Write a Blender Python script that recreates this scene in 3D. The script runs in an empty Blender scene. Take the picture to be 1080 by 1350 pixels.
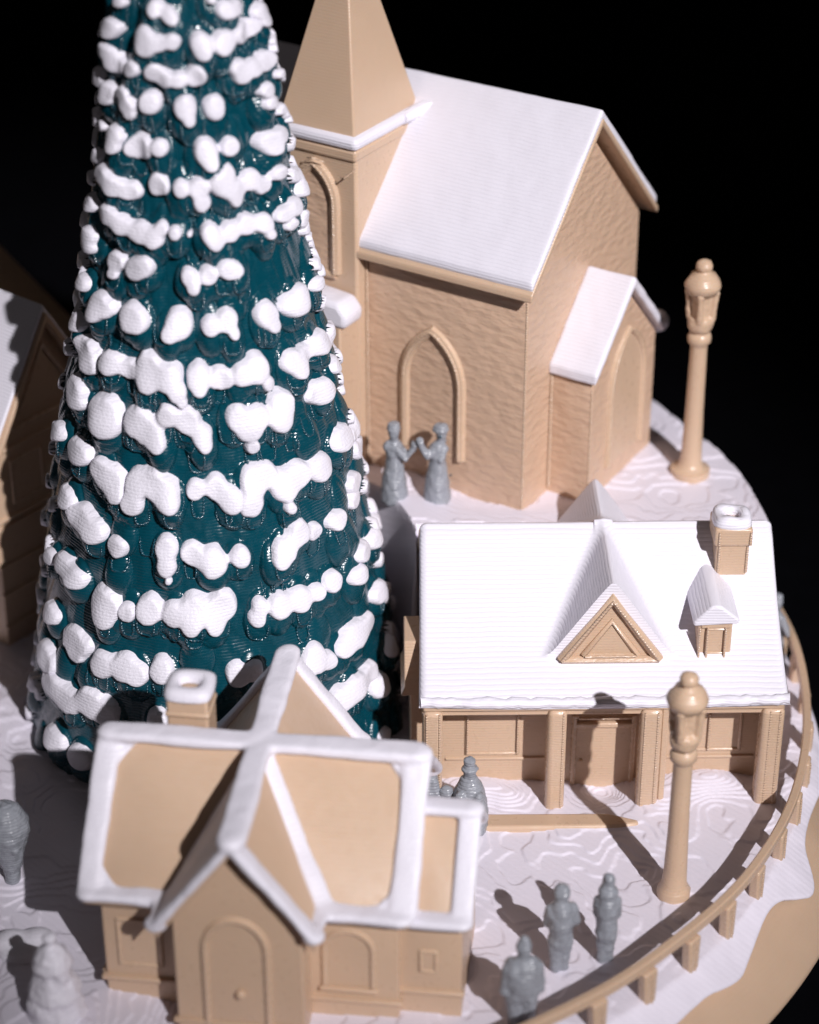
import bpy, bmesh, math, random
import numpy as np
from mathutils import Vector, Matrix
random.seed(7); rng = np.random.default_rng(7)
S = bpy.context.scene
COL = S.collection
PI = math.pi
R = math.radians

KEY = 1.47e6; FILL = .034
# ------------------------------------------------------------------ materials
LAYER = 0.049
def nn(nt, t, **kw):
    n = nt.nodes.new(t)
    for k, v in kw.items():
        setattr(n, k, v)
    return n
def plastic(name, col, rough=0.38, layer=0.5, stone=0.0, sss=0.0, var=0.05, fine=0.12, spec=0.5, infill=0.0, wob=0.05, bead=0.0):
    """printed plastic: layer grooves follow height, plus fine surface noise"""
    m = bpy.data.materials.new(name); m.use_nodes = True
    nt = m.node_tree; b = nt.nodes['Principled BSDF']; L = nt.links.new
    b.inputs['Roughness'].default_value = rough
    b.inputs['Specular IOR Level'].default_value = spec
    if sss:
        b.inputs['Subsurface Weight'].default_value = sss
        b.inputs['Subsurface Radius'].default_value = (1.0, 0.45, 0.2)
        b.inputs['Subsurface Scale'].default_value = 0.12
    geo = nn(nt, 'ShaderNodeNewGeometry')
    # slight colour variation of the filament
    n0 = nn(nt, 'ShaderNodeTexNoise'); n0.inputs['Scale'].default_value = 1.7; n0.inputs['Detail'].default_value = 4
    L(geo.outputs['Position'], n0.inputs['Vector'])
    mx = nn(nt, 'ShaderNodeMix', data_type='RGBA')
    mx.inputs[6].default_value = tuple(c*(1-var) for c in col)+(1,)
    mx.inputs[7].default_value = tuple(min(1, c*(1+var)) for c in col)+(1,)
    L(n0.outputs['Fac'], mx.inputs[0]); L(mx.outputs[2], b.inputs['Base Color'])
    # roughness variation gives broken, sparkling highlights
    n1 = nn(nt, 'ShaderNodeTexNoise'); n1.inputs['Scale'].default_value = 9; n1.inputs['Detail'].default_value = 3
    L(geo.outputs['Position'], n1.inputs['Vector'])
    mr = nn(nt, 'ShaderNodeMapRange'); mr.inputs[1].default_value = .3; mr.inputs[2].default_value = .7
    mr.inputs[3].default_value = max(.05, rough-.1); mr.inputs[4].default_value = rough+.12
    L(n1.outputs['Fac'], mr.inputs[0]); L(mr.outputs[0], b.inputs['Roughness'])
    last = None
    def bump(h, strength, dist):
        nonlocal last
        bp = nn(nt, 'ShaderNodeBump'); bp.inputs['Strength'].default_value = strength; bp.inputs['Distance'].default_value = dist
        L(h, bp.inputs['Height'])
        if last: L(last, bp.inputs['Normal'])
        last = bp.outputs['Normal']
    if stone:
        mp = nn(nt, 'ShaderNodeMapping'); mp.inputs['Scale'].default_value = (1.5, 1.5, 3.6)
        L(geo.outputs['Position'], mp.inputs['Vector'])
        ns = nn(nt, 'ShaderNodeTexNoise'); ns.inputs['Scale'].default_value = 2.6; ns.inputs['Detail'].default_value = 2
        ns.inputs['Roughness'].default_value = .45
        L(mp.outputs[0], ns.inputs['Vector']); bump(ns.outputs['Fac'], stone, .16)
    if layer:
        sx = nn(nt, 'ShaderNodeSeparateXYZ'); L(geo.outputs['Position'], sx.inputs[0])
        nw = nn(nt, 'ShaderNodeTexNoise'); nw.inputs['Scale'].default_value = 2.5; nw.inputs['Detail'].default_value = 2
        L(geo.outputs['Position'], nw.inputs['Vector'])
        ma = nn(nt, 'ShaderNodeMath', operation='MULTIPLY_ADD'); ma.inputs[1].default_value = wob
        L(nw.outputs['Fac'], ma.inputs[0]); L(sx.outputs['Z'], ma.inputs[2])
        dv = nn(nt, 'ShaderNodeMath', operation='DIVIDE'); dv.inputs[1].default_value = LAYER; L(ma.outputs[0], dv.inputs[0])
        pp = nn(nt, 'ShaderNodeMath', operation='PINGPONG'); pp.inputs[1].default_value = .5; L(dv.outputs[0], pp.inputs[0])
        ss = nn(nt, 'ShaderNodeMapRange', interpolation_type='SMOOTHSTEP'); ss.inputs[1].default_value = 0; ss.inputs[2].default_value = .32
        L(pp.outputs[0], ss.inputs[0]); bump(ss.outputs[0], layer, .014)
    if bead:
        sx = nn(nt, 'ShaderNodeSeparateXYZ'); L(geo.outputs['Position'], sx.inputs[0])
        nw = nn(nt, 'ShaderNodeTexNoise'); nw.inputs['Scale'].default_value = 6; L(geo.outputs['Position'], nw.inputs['Vector'])
        ma = nn(nt, 'ShaderNodeMath', operation='MULTIPLY_ADD'); ma.inputs[1].default_value = .09
        L(nw.outputs['Fac'], ma.inputs[0]); L(sx.outputs['Z'], ma.inputs[2])
        mm = nn(nt, 'ShaderNodeMath', operation='MULTIPLY'); mm.inputs[1].default_value = 2*PI/.047; L(ma.outputs[0], mm.inputs[0])
        si = nn(nt, 'ShaderNodeMath', operation='SINE'); L(mm.outputs[0], si.inputs[0]); bump(si.outputs[0], 1.0, bead)
    if infill:
        wv = nn(nt, 'ShaderNodeTexWave', bands_direction='DIAGONAL'); wv.inputs['Scale'].default_value = 4.2
        wv.inputs['Distortion'].default_value = .8; wv.inputs['Detail'].default_value = 2
        L(geo.outputs['Position'], wv.inputs['Vector']); bump(wv.outputs['Fac'], infill, .012)
    if fine:
        nf = nn(nt, 'ShaderNodeTexNoise'); nf.inputs['Scale'].default_value = 22; nf.inputs['Detail'].default_value = 4
        L(geo.outputs['Position'], nf.inputs['Vector']); bump(nf.outputs['Fac'], fine, .03)
    if last: L(last, b.inputs['Normal'])
    return m

SNOWC = (.79, .768, .85)
TANC = (.58, .412, .290)
M = dict(
    snow=plastic('white_plastic', SNOWC, .42, .34, var=.015, wob=.03),
    snow_lump=plastic('white_plastic_lump', SNOWC, .40, .2, var=.015, wob=.03, fine=.4),
    snow_smooth=plastic('white_plastic_smooth', SNOWC, .45, .2, var=.015, fine=.3),
    snow_ground=plastic('white_plastic_ground', (.77, .73, .825), .42, 0, var=.02, infill=.14, fine=.12),
    tan=plastic('tan_plastic', TANC, .33, .20, sss=.12, wob=.02, fine=.03),
    tan_trim=plastic('tan_plastic_trim', TANC, .25, .07, sss=.1, spec=.65, fine=.07, bead=.001),
    seam=plastic('tan_plastic_seam', TANC, .24, 0, spec=1.0, fine=.18, bead=.004),
    teal_edge=plastic('teal_plastic_edge', (.002, .056, .086), .24, 0, spec=1.0, fine=.2, bead=.006),
    tan_smooth=plastic('tan_plastic_smooth', TANC, .4, .07, sss=.12, fine=.06),
    stone=plastic('tan_stone_plastic', (.59, .405, .288), .42, .08, stone=.27, sss=.1),
    grey=plastic('grey_plastic', (.275, .29, .325), .28, .5, var=.03),
    teal=plastic('teal_plastic', (.001, .051, .075), .22, .2, var=.1, fine=.10, spec=.65),
    black=plastic('black_plastic', (.022, .022, .024), .3, .4, var=.1),
    cloth=plastic('black_cloth', (.0022, .0022, .0034), .95, 0, var=.6, fine=.4, spec=.04),
)

# ------------------------------------------------------------------ mesh building
class MB:
    def __init__(s): s.v = []; s.f = []
    def add(s, vs, fs):
        o = len(s.v); s.v += [tuple(map(float, p)) for p in vs]; s.f += [tuple(i+o for i in q) for q in fs]; return s
    def box(s, x0, x1, y0, y1, z0, z1):
        return s.add([(x0,y0,z0),(x1,y0,z0),(x1,y1,z0),(x0,y1,z0),(x0,y0,z1),(x1,y0,z1),(x1,y1,z1),(x0,y1,z1)],
                     [(3,2,1,0),(4,5,6,7),(0,1,5,4),(1,2,6,5),(2,3,7,6),(3,0,4,7)])
    def prism(s, poly, ext):
        n = len(poly); e = Vector(ext); P = [Vector(p) for p in poly]
        nr = Vector((0,0,0))
        for i in range(n): nr += P[i].cross(P[(i+1) % n])
        if nr.dot(e) > 0: P = P[::-1]
        return s.add(P+[p+e for p in P], [tuple(range(n)), tuple(range(2*n-1, n-1, -1))]+[(i, n+i, n+(i+1) % n, (i+1) % n)[::-1] if False else ((i+1) % n, i, n+i, n+(i+1) % n) for i in range(n)])
    def tube(s, path, r, n=8, cap=True, flat=1.0, up=None, sq=1.0):
        pw = lambda q: math.copysign(abs(q)**sq, q)
        P = [Vector(p) for p in path]; rs = r if isinstance(r, (list, tuple)) else [r]*len(P)
        o = []; ref = Vector(up) if up else None
        for i, p in enumerate(P):
            t = (P[min(i+1, len(P)-1)]-P[max(i-1, 0)]).normalized()
            if ref is None: ref = Vector((0,0,1)) if abs(t.z) < .9 else Vector((1,0,0))
            a = (ref - t*ref.dot(t)).normalized()
            if not up: ref = a
            b = t.cross(a)
            o.append([p+(a*pw(math.cos(2*PI*k/n))*flat+b*pw(math.sin(2*PI*k/n)))*rs[i] for k in range(n)])
        vs = [q for ring in o for q in ring]; fs = []
        for i in range(len(P)-1):
            for k in range(n):
                fs.append((i*n+k, i*n+(k+1) % n, (i+1)*n+(k+1) % n, (i+1)*n+k))
        if cap: fs += [tuple(range(n-1, -1, -1)), tuple(range((len(P)-1)*n, len(P)*n))]
        return s.add(vs, fs)
    def lathe(s, prof, n=24, c=(0,0,0), sx=1, sy=1):
        vs = []; fs = []
        for r, z in prof:
            for k in range(n):
                a = 2*PI*k/n; vs.append((c[0]+r*sx*math.cos(a), c[1]+r*sy*math.sin(a), c[2]+z))
        for i in range(len(prof)-1):
            for k in range(n):
                fs.append((i*n+k, i*n+(k+1) % n, (i+1)*n+(k+1) % n, (i+1)*n+k))
        fs += [tuple(range(n-1, -1, -1)), tuple(range((len(prof)-1)*n, len(prof)*n))]
        return s.add(vs, fs)
    def ell(s, c, r, n=16):
        prof = [(math.sin(PI*i/10), -math.cos(PI*i/10)) for i in range(11)]
        prof[0] = (.02, -1); prof[-1] = (.02, 1)
        vs = []; fs = []
        for q, z in prof:
            for k in range(n):
                a = 2*PI*k/n; vs.append((c[0]+r[0]*q*math.cos(a), c[1]+r[1]*q*math.sin(a), c[2]+r[2]*z))
        for i in range(10):
            for k in range(n): fs.append((i*n+k, i*n+(k+1) % n, (i+1)*n+(k+1) % n, (i+1)*n+k))
        fs += [tuple(range(n-1, -1, -1)), tuple(range(10*n, 11*n))]
        return s.add(vs, fs)
    def cap(s, p0, p1, r0, r1, n=12):
        p0 = Vector(p0); p1 = Vector(p1); t = (p1-p0).normalized(); pts = []; rs = []
        for i in range(5):
            a = PI/2*i/4.0; pts.append(p0-t*r0*math.cos(a)); rs.append(max(.004, r0*math.sin(a)))
        for i in range(5):
            a = PI/2*i/4.0; pts.append(p1+t*r1*math.sin(a)); rs.append(max(.004, r1*math.cos(a)))
        return s.tube(pts, rs, n)
    def build(s, name, mat, parent=None, bevel=0.0, seg=2, smooth=35, remesh=0.0, relax=0):
        me = bpy.data.meshes.new(name); me.from_pydata(s.v, [], s.f); me.update()
        return link(me, name, mat, parent, bevel, seg, smooth, remesh, relax)
def link(me, name, mat, parent=None, bevel=0.0, seg=2, smooth=35, remesh=0.0, relax=0):
    me.materials.append(M[mat] if isinstance(mat, str) else mat)
    o = bpy.data.objects.new(name, me); COL.objects.link(o)
    if parent: o.parent = parent
    if remesh:
        md = o.modifiers.new('remesh', 'REMESH'); md.mode = 'VOXEL'; md.voxel_size = remesh; md.use_smooth_shade = True
        if relax:
            sm = o.modifiers.new('smooth', 'SMOOTH'); sm.iterations = relax; sm.factor = .5
    if bevel:
        bv = o.modifiers.new('bevel', 'BEVEL'); bv.width = bevel; bv.segments = seg; bv.limit_method = 'ANGLE'; bv.angle_limit = R(28)
        bv.harden_normals = False
    if smooth and not remesh:
        me.shade_smooth(); me.set_sharp_from_angle(angle=R(smooth if not bevel else 60))
    return o
def grid_mesh(name, V, nr, nc, mat, parent=None, wrap=False, keep=None, smooth=60):
    """V: (nr*nc,3) array; quads between neighbours"""
    i, j = np.meshgrid(np.arange(nr-1), np.arange(nc if wrap else nc-1), indexing='ij')
    j2 = (j+1) % nc
    F = np.stack([i*nc+j, i*nc+j2, (i+1)*nc+j2, (i+1)*nc+j], -1).reshape(-1, 4)
    if keep is not None: F = F[keep[F].all(1)]
    used = np.unique(F); mp = -np.ones(len(V), int); mp[used] = np.arange(len(used)); F = mp[F]; V = V[used]
    me = bpy.data.meshes.new(name)
    me.vertices.add(len(V)); me.vertices.foreach_set('co', V.astype(np.float32).ravel())
    me.loops.add(F.size); me.loops.foreach_set('vertex_index', F.astype(np.int32).ravel())
    me.polygons.add(len(F)); me.polygons.foreach_set('loop_start', np.arange(0, F.size, 4, dtype=np.int32))
    me.update(calc_edges=True); me.validate()
    return link(me, name, mat, parent, smooth=smooth)
def lumpy(o, strength, size):
    t = bpy.data.textures.new('lumps', 'CLOUDS'); t.noise_scale = size; t.noise_depth = 2
    d = o.modifiers.new('lumps', 'DISPLACE'); d.texture = t; d.strength = strength; d.mid_level = .5; d.texture_coords = 'LOCAL'
    return o
def thing(name, label, cat, loc=(0,0,0), rz=0.0, group=None):
    o = bpy.data.objects.new(name, None); COL.objects.link(o); o.location = loc; o.rotation_euler = (0,0,rz)
    o.empty_display_size = .3
    return tag(o, label, cat, group)
def tag(o, label, cat, group=None):
    o['label'] = label; o['category'] = cat
    if group: o['group'] = group
    return o
def seam(path, parent, r=.014, step=.045):
    """knobbly print seam: a bead of small plastic blobs along an edge"""
    P = [Vector(p) for p in path]; pts = []; rs = []
    for p, q in zip(P[:-1], P[1:]):
        n = max(2, int((q-p).length/.08))
        for k in range(n):
            pts.append(p.lerp(q, k/n)); rs.append(r*random.uniform(1.3, 1.5))
    pts.append(P[-1]); rs.append(r)
    return MB().tube(pts, rs, 10).build('seam', 'seam', parent, smooth=80)
def struct(o): o['kind'] = 'structure'; return o

def vnoise(x, y, seed=0):
    x = np.asarray(x, float); y = np.asarray(y, float)
    xi = np.floor(x).astype(np.int64); yi = np.floor(y).astype(np.int64); fx = x-xi; fy = y-yi
    fx = fx*fx*(3-2*fx); fy = fy*fy*(3-2*fy)
    def h(a, b):
        n = (a*374761393+b*668265263+seed*974711) & 0x7fffffff
        n = ((n ^ (n >> 13))*1274126177) & 0x7fffffff
        return ((n ^ (n >> 16)) & 0xffff)/65535.0
    return (h(xi, yi)*(1-fx)+h(xi+1, yi)*fx)*(1-fy)+(h(xi, yi+1)*(1-fx)+h(xi+1, yi+1)*fx)*fy
def fbm(x, y, seed=0, o=3):
    s = 0; a = 1; t = 0
    for k in range(o): s = s+a*vnoise(x*2**k, y*2**k, seed+k*17); t += a; a *= .5
    return s/t
def sstep(a, b, x):
    t = np.clip((x-a)/(b-a), 0, 1); return t*t*(3-2*t)

def arch_pts(cx, half, z0, zs, za, y, n=7, pointed=True):
    """outline of a gothic or round arch in the plane y: left foot, up, over, right foot"""
    L = [(cx-half, y, z0), (cx-half, y, (z0+zs)/2), (cx-half, y, zs)]
    hh = za-zs; cc = max(0, (hh*hh-half*half)/(2*half))     # two-centred gothic arch
    for k in range(1, n):
        t = k/n
        if pointed:
            ang = t*math.acos(cc/(half+cc)); x = (half+cc)*math.cos(ang)-cc; z = zs+(half+cc)*math.sin(ang)
        else:
            x = half*math.cos(t*PI/2); z = zs+(za-zs)*math.sin(t*PI/2)
        L.append((cx-x, y, z))
    Rr = [(2*cx-p[0], p[1], p[2]) for p in L[::-1]]
    return L+[(cx, y, za)]+Rr
def roof_shell(eav_l, apex, eav_r, th):
    """cross-section (u,z) of an inverted V with vertical thickness th"""
    return [eav_l, apex, eav_r, (eav_r[0], eav_r[1]+th), (apex[0], apex[1]+th), (eav_l[0], eav_l[1]+th)]

# ------------------------------------------------------------------ the ground of the diorama
CX, CY = -3.38, -3.56            # centre of the round base; fence runs at radius 10
HZ = 2.924                       # height of the church hill
TX, TY = -3.24, -3.6             # tree axis
def hill_mask(x, y):
    ye = np.where(x > .12, -2.86, -3.27)
    sd = np.minimum(np.minimum(y-ye, np.hypot(x-TX, y-TY)-3.3), x+5.25)
    rr = np.hypot(x-CX, y-CY)
    return sstep(-.16, .12, sd)*(1-sstep(9.42, 9.78, rr+.25*(vnoise(x*.9, y*.9, 5)-.5)))
def rim_r(th):
    k = [(-3.2, 10.35), (-2.4, 10.4), (-1.7, 10.3), (-1.2, 10.45), (-.95, 10.25), (-.824, 10.39), (-.76, 10.33), (-.714, 10.36), (-.686, 10.5), (-.653, 10.4), (-.60, 10.28),
         (-.564, 10.2), (-.52, 10.2), (-.492, 10.28), (-.46, 10.58), (-.443, 10.69), (-.425, 10.62), (-.40, 10.32), (-.37, 10.2), (-.343, 10.17), (-.29, 10.18), (-.243, 10.24), (-.2, 10.33), (-.148, 10.27), (-.08, 10.2), (-.028, 10.15), (.06, 10.06), (.15, 9.97), (.3, 9.9), (1, 9.9), (3.2, 10.1)]
    s = 0
    for d in (-.03, -.02, -.01, 0, .01, .02, .03): s = s+np.interp(th+d, [a for a, b in k], [b for a, b in k])
    return s/7+.03*(vnoise(np.asarray(th)*14+50, np.asarray(th)*0, 9)-.5)
def ground_raw(x, y):
    r = np.hypot(x-CX, y-CY)
    z = .30*(fbm(x*.62+3, y*.62, 1, 3)-.5)+.055*(fbm(x*1.9, y*1.9, 2, 3)-.5)
    # porch snow drifts left and right of the shop door
    z = z+.16*np.exp(-((x-1.25)/.75)**2-((y+6.15)/.36)**2)+.17*np.exp(-((x-4.75)/.85)**2-((y+6.0)/.4)**2)
    z = z-.13*np.exp(-((x-3.05)/.45)**2-((y+6.05)/.35)**2)
    h = hill_mask(x, y)
    z = z+HZ*h
    z = z-.85*np.maximum(0, r-10.05)
    # the slope left of the cottage
    return z
def terr(z, p=.023, k=.22):
    f = z/p; i = np.floor(f); return p*(i+sstep(0, k, f-i))
th = np.concatenate([np.linspace(-2.35, .55, 1200, endpoint=False), np.linspace(.55, -2.35+2*PI, 260, endpoint=False)])
thn = (th+PI) % (2*PI)-PI
Rb = rim_r(thn)
rr = np.concatenate([np.linspace(.0, 2.6, 8, endpoint=False), np.linspace(2.6, 9.9, 360, endpoint=False)])
nr = len(rr)+22
V = np.zeros((nr, len(th), 3))
for k in range(nr):
    if k < len(rr): r_ = np.full(len(th), rr[k])
    elif k < len(rr)+14: r_ = 9.9+(Rb-9.9)*((k-len(rr))/13)**.8
    else: r_ = Rb
    x = CX+r_*np.cos(th); y = CY+r_*np.sin(th)
    z0 = ground_raw(x, y); z = terr(z0)
    z = z0+(z-z0)*(1-sstep(9.7, 10.15, r_))
    if k >= len(rr)+14:                      # rounded lip, then underside tucked back under the snow
        t = (k-len(rr)-13)/8.0
        d = .07*math.sin(min(1, t*1.6)*PI/2)
        rr_ = Rb+.045*math.sin(min(1., t*1.3)*PI)-.25*max(0, t-.55)
        x = CX+rr_*np.cos(th); y = CY+rr_*np.sin(th); z = z0-.16*t-.0*d
    V[k, :, 0] = x; V[k, :, 1] = y; V[k, :, 2] = z
struct(grid_mesh('snow_ground', V.reshape(-1, 3), nr, len(th), 'snow_ground', wrap=True, smooth=40))

# tan rim under the snow, black lower ring, black table cloth and black backdrop
def rim_off(t): return np.interp(t, [-3.2, -.5, -.3, -.1, .2, 3.2], [0, 0, -.12, -.72, -.95, -.9])
tb = np.linspace(-PI, PI, 400, endpoint=False)
prof = [(9.4, -.36), (10.0, -.40), (10.45, -.62), (10.8, -.86), (10.97, -1.0), (11.0, -1.07), (10.97, -1.14), (10.6, -1.2), (10.2, -1.2)]
Vb = np.array([[(CX+(r_+(rim_off(t) if r_ > 10.1 else rim_off(t)*.45))*math.cos(t), CY+(r_+(rim_off(t) if r_ > 10.1 else rim_off(t)*.45))*math.sin(t), z) for t in tb] for r_, z in prof])
base = thing('diorama_base', 'round tan base rim showing below the white snow edge', 'base', (CX, CY, -3.0))
o = grid_mesh('rim', (Vb-np.array([CX, CY, -3.0])).reshape(-1, 3), len(prof), 400, 'tan_smooth', base, wrap=True, smooth=50)
b_ = MB()
pr = [(9.6, 1.85), (9.95, 1.84), (10.0, 1.75), (9.9, .5), (10.15, .35), (10.2, .1), (10.2, .0)]
b_.lathe(pr, 128)
for k in range(96):
    a = 2*PI*k/96; b_.box(0, 0, 0, 0, 0, 0) if False else None
    b_.tube([(10.0*math.cos(a), 10.0*math.sin(a), 1.7), (10.02*math.cos(a+.03), 10.02*math.sin(a+.03), 1.0), (10.0*math.cos(a+.06), 10.0*math.sin(a+.06), .4)], .06, 6)
b_.build('turntable_ring', 'black', base)

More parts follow.
